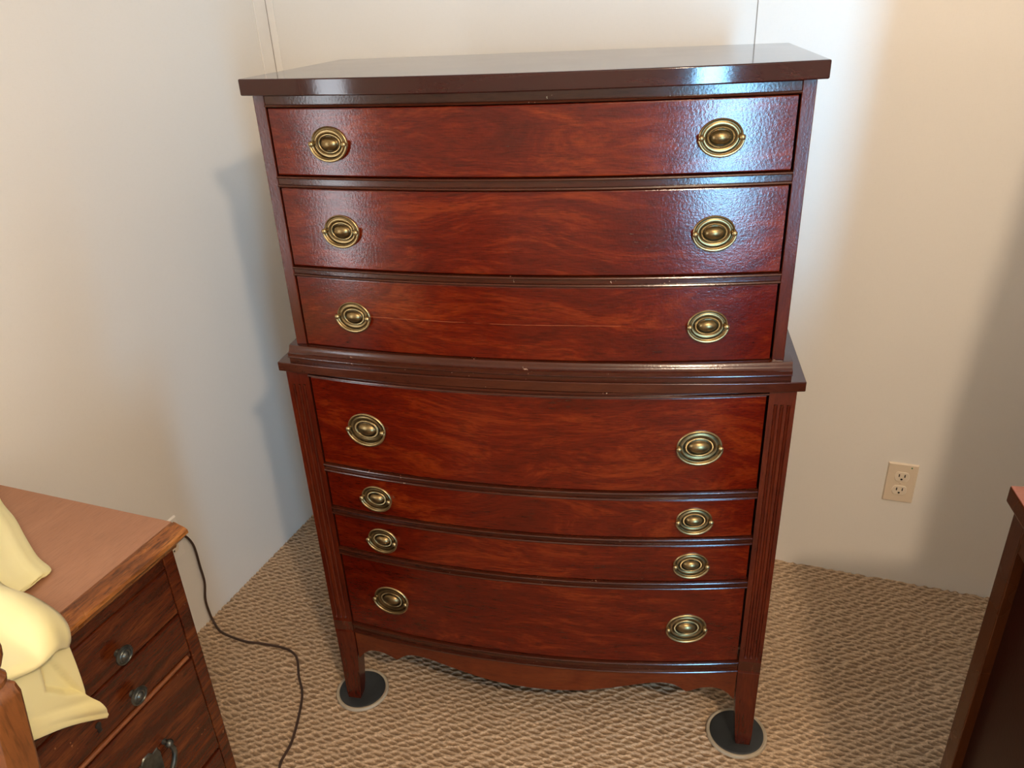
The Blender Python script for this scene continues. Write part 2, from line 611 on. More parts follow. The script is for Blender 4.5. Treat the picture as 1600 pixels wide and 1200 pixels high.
def sweep(name, mat, parent, prof, w, b, wb=None, y0=0.0, n=NS, bev=0.0, xs=None, smooth=32):
    """prof: closed loop of (follow, y, z): follow=1 points keep to the bow, 0 points lie on a straight line."""
    wb = wb or w
    xs = xs if xs is not None else [-w + 2 * w * i / n for i in range(n + 1)]
    k = len(prof)
    verts, faces = [], []
    for x in xs:
        for fo, y, z in prof:
            verts.append((x, y0 + y + (bow(x, b, wb) if fo else 0.0), z))
    for i in range(len(xs) - 1):
        for p in range(k):
            p2 = (p + 1) % k
            faces.append((i * k + p, i * k + p2, (i + 1) * k + p2, (i + 1) * k + p))
    faces.append(tuple(range(k)))
    faces.append(tuple((len(xs) - 1) * k + p for p in range(k)))
    o = link(name, mesh(name, verts, faces), mat, parent, smooth)
    if bev:
        bevel_mod(o, bev)
    return o


# top slab
sweep('top', M['mahog_top'], CH, [(1, 0, 1.330), (0, 0.422, 1.330), (0, 0.422, 1.3055), (1, 0, 1.3055)], 0.4316, 0.055, y0=-0.013, bev=0.0022)


def rail(z0, z1, b, y0, top_bead=True, bot_bead=True, mat='mahog_x', w=None):
    """a rail whose edges carry a small proud bead"""
    w = w or HW - 0.0008
    p = []
    br = 0.0021
    f0, f1 = 0.0004, -0.0056          # flat and bead fronts, relative to the drawer plane
    def bead(zc):
        return [(1, f0, zc + br), (1, f1 + 0.0008, zc + br * 0.75), (1, f1, zc), (1, f1 + 0.0008, zc - br * 0.75), (1, f0, zc - br)]
    p.append((0, 0.03, z1))
    if top_bead:
        p += bead(z1 - br)
    else:
        p.append((1, f0, z1))
    if bot_bead:
        p += bead(z0 + br)
    else:
        p.append((1, f0, z0))
    p.append((0, 0.03, z0))
    return sweep('rail', M[mat], CH, p, w, b, wb=HW, y0=y0, smooth=50)


def make_pull(a, b):
    """stamped oval backplate with beaded ring, domed boss, two posts and a hanging bail; faces -y"""
    bm = bmesh.new()
    S = 96
    prof = [(1.00, 0.0, 0), (0.99, 0.0020, 0), (0.955, 0.0027, 0), (0.91, 0.0017, 0), (0.85, 0.0013, 0), (0.80, 0.0022, 0), (0.75, 0.0027, 0),
            (0.70, 0.0018, 0), (0.655, 0.0012, 0), (0.63, 0.0022, 1), (0.585, 0.0030, 1), (0.54, 0.0025, 1), (0.51, 0.0013, 0),
            (0.47, 0.0016, 0), (0.44, 0.0032, 0), (0.38, 0.0054, 0), (0.28, 0.0074, 0), (0.15, 0.0087, 0), (0.05, 0.0091, 0)]
    rings = []
    for r, h, bd in prof:
        rx = a * r
        rz = b * r if r > 0.72 else b * r * (0.80 if r < 0.5 else 0.90)
        ring = []
        for k in range(S):
            t = 2 * math.pi * k / S
            hh_ = h + (0.0006 * (1 if k % 2 else -0.6) if bd else 0)
            ring.append(bm.verts.new((rx * math.cos(t), -hh_, rz * math.sin(t))))
        rings.append(ring)
    for A, B in zip(rings[:-1], rings[1:]):
        for k in range(S):
            bm.faces.new((A[k], A[(k + 1) % S], B[(k + 1) % S], B[k]))
    bm.faces.new(rings[-1])
    bm.faces.new(rings[0])
    # posts
    for s in (-1, 1):
        lathe_bm(bm, [(0.0032, 0.001), (0.0026, 0.003), (0.0026, 0.0052), (0.0040, 0.0060), (0.0046, 0.0082), (0.0036, 0.0104), (0.0012, 0.0115)], 12, (s * a * 0.90, 0, 0), 'Y')
    # bail hanging along the lower rim
    pts = []
    for i in range(25):
        t = math.pi + math.pi * i / 24
        pts.append(Vector((a * 0.985 * math.cos(t), -0.0062 - 0.0012 * math.sin(-t + math.pi) * 0, b * 0.95 * math.sin(t) - 0.0005)))
    pts = [Vector((-a * 0.90, -0.0066, 0.0005))] + pts + [Vector((a * 0.90, -0.0066, 0.0005))]
    me = tube_mesh('t', pts, [0.0017 + 0.0009 * math.sin(math.pi * i / (len(pts) - 1)) for i in range(len(pts))], 8)
    bm.from_mesh(me)
    bpy.data.meshes.remove(me)
    me = finish_bm('pull', bm)
    me.materials.append(M['brass'])
    set_smooth(me, 60)
    return me


PULL_S = make_pull(0.0318, 0.0260)
PULL_L = make_pull(0.0382, 0.0315)


def drawer(z0, z1, b, y0, pull_me, zp, mat='drawer'):
    g = 0.0012
    z0 += g
    z1 -= g
    e = 0.0022
    prof = [(0, 0.05, z1), (1, e, z1), (1, 0.0006, z1 - 0.0006), (1, 0, z1 - e), (1, 0, z0 + e), (1, 0.0006, z0 + 0.0006), (1, e, z0), (0, 0.05, z0)]
    o = sweep('drawer', M[mat], CH, prof, HW - 0.0040, b, wb=HW, y0=y0, smooth=10)
    for s in (-1, 1):
        x = s * 0.2945
        p = link('pull', pull_me, None, o)
        p.location = (x, y0 + bow(x, b) + 0.0002, zp)
        p.rotation_euler = (0, 0, math.atan(2 * b * x / HW ** 2))
    return o


# upper case -----------------------------------------------------------
box('back_panel', M['mahog_z'], CH, -0.41, 0.41, 0.398, 0.406, 0.20, 1.305, 0)
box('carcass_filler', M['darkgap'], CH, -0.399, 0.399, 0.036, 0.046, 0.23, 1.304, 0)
for s in (-1, 1):
    a, b_ = sorted((s * 0.3997, s * 0.4187))
    box('post', M['mahog_z'], CH, a, b_, 0.0, 0.035, 0.8835, 1.3055, 0.0012)
    box('side_panel', M['mahog_z'], CH, a, b_, 0.035, 0.40, 0.856, 1.3055, 0.0005)
rail(1.2868, 1.3030, BU, 0.0, top_bead=False)
rail(1.1635, 1.1815, BU, 0.0)
rail(1.0132, 1.0295, BU, 0.0)
drawer(1.1815, 1.2868, BU, 0.0, PULL_S, 1.2330)
drawer(1.0295, 1.1635, BU, 0.0, PULL_S, 1.0953)
drawer(0.8835, 1.0132, BU, 0.0, PULL_S, 0.9463, 'drawer_cracked')

# waist ----------------------------------------------------------------
xs_m = [-0.4318 + 0.8636 * i / NS for i in range(NS + 1)]
cove = [(0, 0.03, 0.8835), (1, -0.0015, 0.8835), (1, -0.0045, 0.8828), (1, -0.0065, 0.8805), (1, -0.0075, 0.8775), (1, -0.0095, 0.8745), (1, -0.0125, 0.8722),
        (1, -0.0155, 0.8714), (1, -0.0155, 0.8668), (1, -0.0172, 0.8660), (1, -0.0174, 0.8648), (1, -0.0166, 0.8636), (1, -0.0118, 0.8632), (1, -0.0118, 0.8538), (0, 0.03, 0.8538)]
sweep('waist_moulding', M['mahog_x'], CH, cove, 0.4318, 0.036, wb=0.4318, y0=0.0, smooth=24)
sweep('waist_slab', M['mahog_x'], CH, [(1, 0, 0.854), (0, 0.43, 0.854), (0, 0.43, 0.8366), (1, 0, 0.8366)], 0.4547, 0.037, y0=-0.0170, wb=0.4547, bev=0.0014)

# lower case -----------------------------------------------------------


def fluted_post(s):
    xi, xo = 0.4005, 0.4427
    yf, yb = YL, YL + 0.042
    fr = (0.28, 0.51, 0.76)
    gw, gd = 0.0030, 0.0032
    base = [xi, xo]
    xs = [(xi, 0)]
    for f in fr:
        c = xi + (xo - xi) * f
        for k, d in ((-1, 0), (-0.8, 0.55), (-0.35, 0.95), (0, 1), (0.35, 0.95), (0.8, 0.55), (1, 0)):
            xs.append((c + gw * k, d))
    xs.append((xo, 0))
    rows = [(0.8366, 0), (0.8095, 0), (0.8070, 0.6), (0.8035, 1), (0.2560, 1), (0.2525, 0.6), (0.2500, 0), (0.2440, 0), (0.2432, -0.35), (0.2415, -0.35), (0.2407, 0),
            (0.2180, 0), (0.2172, 0.3), (0.2158, 0.3), (0.2150, 0), (0.2120, 0)]
    verts, faces = [], []
    k = len(xs) + 2
    for z, d in rows:
        for x, g in xs:
            gg = g * d if (0.2500 <= z <= 0.81) else d
            verts.append((s * x, yf + gd * gg * (1 if 0.25 <= z <= 0.81 else 0.35), z))
        verts.append((s * xo, yb, z))
        verts.append((s * xi, yb, z))
    for i in range(len(rows) - 1):
        for p in range(k):
            p2 = (p + 1) % k
            faces.append((i * k + p, i * k + p2, (i + 1) * k + p2, (i + 1) * k + p))
    faces.append(tuple(range(k)))
    faces.append(tuple((len(rows) - 1) * k + p for p in range(k)))
    return link('post', mesh('post', verts, faces), M['mahog_z'], CH, 30)


def leg(s, yb0, front=True):
    """square leg below the case, tapered on its inner faces; ends a touch narrower at the toe"""
    xi, xo = 0.4005, 0.4427
    zb = 0.0095 if front else 0.0
    if front:
        rows = [(0.212, xi, xo, YL, YL + 0.042), (0.150, xi + 0.0008, xo, YL, YL + 0.040), (0.055, 0.4075, 0.4431, YL, YL + 0.033), (0.030, 0.4095, 0.4432, YL, YL + 0.030), (zb, 0.4128, 0.4418, YL + 0.001, YL + 0.027)]
    else:
        rows = [(0.212, xi, xo, yb0 - 0.04, yb0), (0.12, xi + 0.002, xo, yb0 - 0.038, yb0), (zb, 0.4128, 0.4434, yb0 - 0.028, yb0)]
    verts, faces = [], []
    for z, a, b, y0, y1 in rows:
        verts += [(s * a, y0, z), (s * b, y0, z), (s * b, y1, z), (s * a, y1, z)]
    for i in range(len(rows) - 1):
        for p in range(4):
            p2 = (p + 1) % 4
            faces.append((i * 4 + p, i * 4 + p2, i * 4 + 4 + p2, i * 4 + 4 + p))
    faces.append((0, 1, 2, 3))
    n = (len(rows) - 1) * 4
    faces.append((n, n + 1, n + 2, n + 3))
    o = link('leg', mesh('leg', verts, faces), M['mahog_z'], CH, 20)
    return bevel_mod(o, 0.0012, 2, 50)


for s in (-1, 1):
    fluted_post(s)
    leg(s, 0)
    leg(s, 0.405, False)
    a, b_ = sorted((s * 0.408, s * 0.440))
    box('side_panel', M['mahog_z'], CH, a, b_, YL + 0.04, 0.40, 0.205, 0.8366, 0.0005)
rail(0.8275, 0.8360, BL, YL, top_bead=False)
rail(0.6270, 0.6432, BL, YL)
rail(0.5275, 0.5435, BL, YL)
rail(0.4280, 0.4440, BL, YL)
rail(0.2175, 0.2430, BL, YL)
drawer(0.6432, 0.8275, BL, YL, PULL_L, 0.7330)
drawer(0.5435, 0.6270, BL, YL, PULL_S, 0.5825)
drawer(0.4440, 0.5275, BL, YL, PULL_S, 0.4840)
drawer(0.2430, 0.4280, BL, YL, PULL_L, 0.3330)

AP = [(0, .1480), (.05, .1500), (.0927, .1540), (.13, .1612), (.162, .1685), (.206, .1790), (.225, .1832), (.253, .1852), (.2686, .1835), (.2826, .1780), (.293, .1695),
      (.3036, .1600), (.3196, .1655), (.3318, .1702), (.3506, .1712), (.3697, .1660), (.3844, .1545), (.3992, .1340)]


def apron():
    ax, az = zip(*AP)
    xs = sorted(set([round(v, 5) for v in np.linspace(-0.3995, 0.3995, 121)] + [0.3036, -0.3036]))
    verts, faces = [], []
    for x in xs:
        z = float(np.interp(abs(x), ax, az))
        y = YL + 0.003 + bow(x, BL)
        verts += [(x, y, 0.2180), (x, y, z), (x, y + 0.022, z), (x, y + 0.022, 0.2180)]
    for i in range(len(xs) - 1):
        for p in range(4):
            p2 = (p + 1) % 4
            faces.append((i * 4 + p, i * 4 + p2, i * 4 + 4 + p2, i * 4 + 4 + p))
    n = (len(xs) - 1) * 4
    faces += [(0, 1, 2, 3), (n, n + 1, n + 2, n + 3)]
    return link('apron', mesh('apron', verts, faces), M['mahog_ap'], CH, 35)


M['mahog_ap'] = wood('mahogany_apron', (0.052, 0.0062, 0.0018), (0.105, 0.0150, 0.0030), (0.165, 0.031, 0.006), contrast=1.0, pore=0.25, rough=0.22, coat=0)
apron()


# furniture sliders under the front legs
def slider(label, x, y, r):
    c, s_ = math.cos(math.radians(9.6137)), math.sin(math.radians(9.6137))
    t = thing('furniture_slider', label, 'furniture slider', (0.92357 + c * x - s_ * y, -0.70604 + s_ * x + c * y, 0.0), 0, 'round furniture sliders under the chest legs')
    bm = bmesh.new()
    lathe_bm(bm, [(r - 0.004, 0.0), (r, 0.0022), (r, 0.0070), (r - 0.0015, 0.0088), (r - 0.0040, 0.0090), (r - 0.0055, 0.0072), (r - 0.0075, 0.0070)], 64)
    link('rim', finish_bm('rim', bm), M['sliderim'], t, 40)
    bm = bmesh.new()
    lathe_bm(bm, [(r - 0.0072, 0.0065), (r - 0.0072, 0.0082), (r - 0.0085, 0.0090), (r - 0.011, 0.0092), (0.001, 0.0092)], 64)
    link('rubber_pad', finish_bm('rubber_pad', bm), M['rubber'], t, 40)
    return t


slider('round black slider with tan rim under the left front chest leg', -0.4195, 0.0165, 0.060)
slider('round black slider with tan rim under the right front chest leg', 0.4170, 0.0190, 0.0625)


# ---------------------------------------------------------------- wall outlets
def outlet(label, loc, rotz, mark, pm='plate'):
    t = thing('wall_outlet', label, 'outlet', loc, rotz)      # faces local -y
    bm = bmesh.new()
    bm_box(bm, -0.0345, 0.0345, -0.0052, 0.0, -0.0555, 0.0555, 0)
    fr = [f for f in bm.faces if f.normal.y < -0.5]
    for v in {v for f in fr for v in f.verts}:
        v.co.x *= 0.93
        v.co.z *= 0.955
    link('cover_plate', finish_bm('cover_plate', bm), M[pm], t, 30)
    for zc in (0.0195, -0.0195):
        verts, S = [], 40
        bmr = bmesh.new()
        rings = []
        for rr, h in ((1.0, 0.0048), (1.0, 0.0068), (0.95, 0.0075)):
            ring = []
            for k in range(S):
                tt = 2 * math.pi * k / S
                x = 0.0172 * math.cos(tt) * rr
                z = max(-0.0128, min(0.0128, 0.0172 * math.sin(tt))) * rr
                ring.append(bmr.verts.new((x, -h, zc + z)))
            rings.append(ring)
        for A, B in zip(rings[:-1], rings[1:]):
            for k in range(S):
                bmr.faces.new((A[k], A[(k + 1) % S], B[(k + 1) % S], B[k]))
        bmr.faces.new(rings[-1])
        f = link('receptacle', finish_bm('receptacle', bmr), M['face'], t, 30)
        for sx in (-0.0064, 0.0064):
            box('slot', M['slot'], f, sx - 0.0013, sx + 0.0013, -0.0077, -0.0070, zc - 0.0005, zc + 0.0075, 0)
        bmg = bmesh.new()
        lathe_bm(bmg, [(0.0026, 0.0070), (0.0026, 0.0077)], 12, (0, 0, zc - 0.0068), 'Y')
        link('slot', finish_bm('slot', bmg), M['slot'], f)
    bms = bmesh.new()
    lathe_bm(bms, [(0.0032, 0.005), (0.0032, 0.0058), (0.0022, 0.0063)], 14, (0, 0, 0), 'Y')
    link('screw', finish_bm('screw', bms), M['plate'], t, 40)
    if mark:
        bmg = bmesh.new()
        lathe_bm(bmg, [(0.0019, 0.005), (0.0019, 0.0058)], 10, (0.0185, 0, 0.0468), 'Y')
        link('green_mark', finish_bm('green_mark', bmg), M['green'], t)
    return t


outlet('ivory duplex wall outlet low on the back wall right of the tall chest', (1.6438, 0.0, 0.3035), 0.0, True)
outlet('ivory wall outlet on the left wall, mostly hidden behind the old low chest', (0.0, -0.7270, 0.2915), math.radians(90), False, 'trim')

# brown cord from the left outlet, down the wall and over the carpet
plug = thing('power_cord', 'brown power cord running from the left wall across the carpet', 'power cord', (0, 0, 0))
pts = [(0.028, -0.7235, 0.3095), (0.036, -0.712, 0.306), (0.036, -0.700, 0.285), (0.033, -0.690, 0.252), (0.026, -0.683, 0.190), (0.022, -0.679, 0.134), (0.020, -0.689, 0.087), (0.022, -0.690, 0.045), (0.032, -0.693, 0.017), (0.066, -0.708, 0.0058),
       (0.139, -0.716, 0.0050), (0.183, -0.710, 0.0050), (0.245, -0.705, 0.0050), (0.279, -0.710, 0.0050), (0.306, -0.727, 0.0050), (0.341, -0.772, 0.0050), (0.371, -0.804, 0.0050),
       (0.392, -0.838, 0.0050), (0.417, -0.894, 0.0050), (0.433, -0.940, 0.0050), (0.438, -0.980, 0.0050), (0.450, -1.005, 0.0050), (0.480, -1.045, 0.0050), (0.50, -1.10, 0.0050), (0.505, -1.20, 0.0050), (0.52, -1.34, 0.0050)]
link('cable', tube_mesh('cable', catmull(pts, 8), 0.0032, 10, 0.9), M['cord'], plug, 60)
bm = bmesh.new()
bm_box(bm, 0.0076, 0.030, -0.7345, -0.7160, 0.302, 0.317, 0.003, 2)
link('plug_head', finish_bm('plug_head', bm), M['cord'], plug, 40)

# ---------------------------------------------------------------- old low chest on the left
LX, LY1, LY0, LZ = 0.462, -1.110, -1.700, 0.70
OC = thing('low_chest', 'old stained pine chest with worn drawers and dark metal knobs under yellow cloth', 'chest of drawers', (0.0, -1.335, 0))
oy = 1.335                                                     # children use room coordinates shifted along y


def oc_box(name, mat, x0, x1, y0, y1, z0, z1, bev=0.0015, parent=None):
    return box(name, M[mat], parent or OC, x0, x1, y0 + oy, y1 + oy, z0, z1, bev)


# top panel and the moulded edge strip along the front
oc_box('top', 'oldtop', 0.012, 0.4525, LY0 - 0.02, -1.0895, 0.680, 0.7015, 0.001)
edge = [(0.4525, 0.6960), (0.4548, 0.6960), (0.4550, 0.7010), (0.4585, 0.7000), (0.4660, 0.6965), (0.4735, 0.6945), (0.4800, 0.6915), (0.4812, 0.6860), (0.4775, 0.6805), (0.4700, 0.6785), (0.4660, 0.6750), (0.4640, 0.6690), (0.4625, 0.6640), (0.45, 0.6640)]
verts, faces = [], []
k = len(edge)
ys = np.linspace(LY0 - 0.02, -1.0885, 60)
for y in ys:
    for i, (x, z) in enumerate(edge):
        w_ = 0.0007 * math.sin(y * 190 + i) * math.sin(y * 71) if 2 < i < 9 else 0
        e_ = 0.0
        if i > 7:
            e_ = -0.014 if y > -1.10 else 0.0
        verts.append((x + w_, y + oy + e_, z + w_))
for a in range(len(ys) - 1):
    for p in range(k):
        p2 = (p + 1) % k
        faces.append((a * k + p, a * k + p2, (a + 1) * k + p2, (a + 1) * k + p))
faces.append(tuple(range(k)))
faces.append(tuple((len(ys) - 1) * k + p for p in range(k)))
link('moulded_edge', mesh('moulded_edge', verts, faces), M['oldpine_edge'], OC, 40)
# carcass
oc_box('side_panel', 'oldpine', 0.02, LX - 0.018, LY1 - 0.02, LY1, 0.0, 0.68, 0.002)
oc_box('side_panel', 'oldpine', 0.02, LX - 0.018, LY0, LY0 + 0.02, 0.0, 0.68, 0.002)
oc_box('back_panel', 'oldpine', 0.012, 0.02, LY0, LY1, 0.05, 0.68, 0)
oc_box('stile', 'oldpine', LX - 0.018, LX, LY1 - 0.0225, LY1, 0.0, 0.664, 0.0018)
oc_box('stile', 'oldpine', LX - 0.018, LX, LY0, LY0 + 0.0225, 0.0, 0.664, 0.0018)
oc_box('inside', 'darkgap', LX - 0.05, LX - 0.030, LY0 + 0.02, LY1 - 0.02, 0.06, 0.66, 0)
yd1, yd0 = LY1 - 0.0240, LY0 + 0.0240
oc_box('rail', 'oldpine', LX - 0.018, LX - 0.0005, yd0, yd1, 0.6435, 0.664, 0.001)


def old_drawer(z0, z1, x=LX + 0.001):
    return oc_box('drawer', 'oldpine', LX - 0.03, x, yd0, yd1, z0, z1, 0.0030)


KPROF = [(0.0060, 0.0), (0.0055, 0.002), (0.0045, 0.004), (0.0045, 0.010), (0.0080, 0.0115), (0.0140, 0.0125), (0.0152, 0.0140), (0.0148, 0.0155), (0.0125, 0.0160), (0.0118, 0.0150),
         (0.0095, 0.0155), (0.0085, 0.0168), (0.0070, 0.0160), (0.0055, 0.0165), (0.0045, 0.0185), (0.0020, 0.0195), (0.0005, 0.0197)]
bm = bmesh.new()
lathe_bm(bm, KPROF, 28, (0, 0, 0), 'X')
KNOB = finish_bm('knob', bm)
KNOB.materials.append(M['iron'])
set_smooth(KNOB, 50)


def knob(parent, y, z):
    o = link('knob', KNOB, None, parent)
    o.location = (LX + 0.0008, y + oy, z)
    return o


ycen = (LY0 + LY1) / 2
d1 = old_drawer(0.5545, 0.6420)
knob(d1, -1.2540, 0.5830)
knob(d1, 2 * ycen + 1.2540, 0.5830)
d2 = old_drawer(0.4715, 0.5515)
knob(d2, -1.2535, 0.5000)
knob(d2, 2 * ycen + 1.2535, 0.5000)
# keyhole with dark escutcheon beside the second knob
bm = bmesh.new()
lathe_bm(bm, [(0.0050, 0.0), (0.0050, 0.0012), (0.0038, 0.0016)], 16, (LX + 0.0008, -1.318 + oy, 0.5035), 'X')
bm_box(bm, LX + 0.0008, LX + 0.0018, -1.3215 + oy, -1.3145 + oy, 0.490, 0.503, 0.0004, 1)
link('keyhole', finish_bm('keyhole', bm), M['slot'], d2, 40)
# orange bead rail between second and third drawers
oc_box('rail', 'oldpine', LX - 0.018, LX - 0.001, yd0, yd1, 0.4605, 0.4700, 0.001)
me = tube_mesh('rail_bead', [(LX + 0.0005, y, 0.4660) for y in np.linspace(yd0 + oy, -1.143 + oy, 12)], 0.0036, 10)
link('rail_bead', me, M['bead'], OC, 50)
d3 = old_drawer(0.2405, 0.4570)
d4 = old_drawer(0.0500, 0.2355)
oc_box('rail', 'oldpine', LX - 0.018, LX, yd0, yd1, 0.0, 0.0480, 0.001)
# dark plate with a bail on the third drawer
bm = bmesh.new()
yp, zp = -1.268 + oy, 0.352
outl = [(-0.024, -0.030), (-0.026, 0.010), (-0.020, 0.020), (-0.012, 0.018), (-0.006, 0.026), (0.006, 0.026), (0.012, 0.018), (0.022, 0.020), (0.026, 0.008), (0.024, -0.030)]
va = [bm.verts.new((LX + 0.0010, yp + a, zp + b)) for a, b in outl]
vb = [bm.verts.new((LX + 0.0032, yp + a * .94, zp + b * .94)) for a, b in outl]
bm.faces.new(vb)
for i in range(len(outl)):
    j = (i + 1) % len(outl)
    bm.faces.new((va[i], va[j], vb[j], vb[i]))
for s in (-1, 1):
    lathe_bm(bm, [(0.005, 0.001), (0.004, 0.008), (0.0065, 0.010), (0.007, 0.014), (0.004, 0.018), (0.001, 0.019)], 14, (LX, yp + s * 0.037, zp + 0.016), 'X')
pp = catmull([(LX + 0.012, yp - 0.037, zp + 0.016), (LX + 0.014, yp - 0.040, zp - 0.006), (LX + 0.016, yp - 0.025, zp - 0.028), (LX + 0.016, yp, zp - 0.034), (LX + 0.016, yp + 0.025, zp - 0.028), (LX + 0.014, yp + 0.040, zp - 0.006), (LX + 0.012, yp + 0.037, zp + 0.016)], 6)
mt = tube_mesh('t', pp, 0.0042, 10)
bm.from_mesh(mt)
bpy.data.meshes.remove(mt)
PBAIL = finish_bm('bail_pull', bm)
PBAIL.materials.append(M['iron'])
set_smooth(PBAIL, 45)
link('bail_pull', PBAIL, None, d3)
b2 = link('bail_pull', PBAIL, None, d3)
b2.location = (0, 2 * ycen + 2 * 1.268, 0)


# ---------------------------------------------------------------- yellow cloth over the old chest
def grid_faces(nu, nv, off=0):
    return [(off + i * nv + j, off + i * nv + j + 1, off + (i + 1) * nv + j + 1, off + (i + 1) * nv + j) for i in range(nu - 1) for j in range(nv - 1)]


def smst(a, b, x):
    t = np.clip((x - a) / (b - a), 0, 1)
    return t * t * (3 - 2 * t)


POCK = [(-1.3640, 0.6990), (-1.3412, 0.6045), (-1.3640, 0.6230), (-1.3850, 0.6520), (-1.3820, 0.6960)]


def pocket(y, z):
    """depth of the sunken fold behind the right-hand strip"""
    d = 1e9
    k = len(POCK)
    for q in range(k):
        (y0, z0), (y1, z1) = POCK[q], POCK[(q + 1) % k]
        ny, nz = (z1 - z0), -(y1 - y0)
        ln = math.hypot(ny, nz)
        w = 1.0 if q == 0 else 0.45                   # crisp along the strip, soft elsewhere
        d = min(d, w * ((y - y0) * ny + (z - z0) * nz) / ln)
    return 0.013 * float(smst(-0.0005, 0.0035, d))


def cloth():
    V, Fc = [], []
    # A: lies on the top; right edge runs diagonally to a blunt corner, a folded hem behind it
    nu, nv = 40, 46
    A0 = [(0.03, -1.072), (0.129, -1.129), (0.200, -1.161), (0.262, -1.194), (0.322, -1.224), (0.363, -1.238), (0.372, -1.247)]
    cu = catmull([(x, y, 0) for x, y in A0], 7)
    nu = len(cu)
    off = len(V)
    for i, p in enumerate(cu):
        for j in range(nv):
            t = j / (nv - 1)
            # runs back from the edge; the near side heads for the front corner fold
            dirx = 0.06 - 0.02 * i / nu
            x = p.x + dirx * t
            y = p.y - 0.32 * t
            z = 0.7045 + 0.0065 * smst(0.02, 0.055, t) * (1 if i < nu - 4 else 0.6) + 0.016 * smst(0.05, 0.45, t) * (0.6 + 0.4 * math.sin(7 * x + 9 * t))
            z += 0.003 * math.sin(26 * t + 8 * x) * smst(0.03, 0.2, t)
            V.append((x, y, z))
    Fc += grid_faces(nu, nv, off)
    # B: puffed fold that rides over the front edge
    off = len(V)
    bnd = catmull([(0.20, -1.245, 0.712), (0.300, -1.282, 0.712), (0.351, -1.299, 0.7135), (0.400, -1.303, 0.7150), (0.446, -1.313, 0.7185), (0.482, -1.322, 0.7200), (0.505, -1.330, 0.7170), (0.514, -1.337, 0.7080), (0.512, -1.342, 0.6990)], 6)
    nb, nv = len(bnd), 44
    for i, p in enumerate(bnd):
        s = i / (nb - 1)
        for j in range(nv):
            t = j / (nv - 1)
            y = p.y - 0.24 * t
            fall = smst(0.55, 1.0, s)
            x = p.x + fall * (0.012 * smst(0, 0.12, t) - 0.012 * smst(0.15, 0.5, t)) + 0.005 * math.sin(14 * t + 5 * s)
            puff = 0.017 * math.sin(math.pi * min(1, t / 0.24)) * (1 - 0.7 * fall) * smst(0, .25, s) if t < 0.24 else 0
            z = p.z + 0.006 * smst(0, 0.06, t) + puff + 0.012 * smst(0.2, 0.8, t) * (1 - fall) + 0.004 * math.sin(11 * t + 4 * s)
            z += fall * (-0.004 + 0.014 * smst(0.02, 0.12, t))
            V.append((x, y, z))
    Fc += grid_faces(nb, nv, off)
    # C: corner of the cloth hanging down the front, hem rising to the left, with a sunken pocket fold
    off = len(V)
    nu, nv = 70, 90
    for i in range(nu):
        t = i / (nu - 1)                                   # down
        for j in range(nv):
            s = (j / (nv - 1)) ** 1.25                     # right edge -> left
            edge_y = np.interp(t, [0, 0.66, 0.80, 0.95, 1], [-1.336, -1.3415, -1.330, -1.3225, -1.325])
            edge_z = np.interp(t, [0, 0.66, 0.80, 0.95, 1], [0.708, 0.604, 0.579, 0.547, 0.541])
            hem_z = min(0.541 + 0.182 * s, 0.690)
            y = edge_y - 0.24 * s
            z = 0.708 + (hem_z - 0.708) * ((0.708 - edge_z) / (0.708 - 0.541))
            x = 0.497 + 0.006 * math.sin(9 * s + 3 * t) + 0.010 * t * smst(0.0, 0.5, s)
            # right strip folds forward, pocket behind it
            x -= pocket(y, z)
            # rolled hem
            x += 0.0025 * float(smst(0.93, 0.965, t))
            x += 0.009 * math.exp(-((t - 0.86) / 0.08) ** 2) * math.exp(-(s / 0.25) ** 2)
            V.append((x, y, z))
    Fc += grid_faces(nu, nv, off)
    me = mesh('yellow_cloth', V, Fc)
    o = link('yellow_cloth', me, M['cloth'], None, 179)
    s_ = o.modifiers.new('thickness', 'SOLIDIFY')
    s_.thickness = 0.0018
    s_.offset = 0
    return tag(o, 'pale yellow cloth draped over the top and front edge of the old low chest', 'cloth')


cloth()

# ---------------------------------------------------------------- wooden chair, one back post in view
CHX, CHY = 0.8205, -1.5980
chair = thing('wooden_chair', 'wooden chair post with turned finial at the lower left corner', 'chair', (CHX - 0.2, CHY - 0.2, 0))


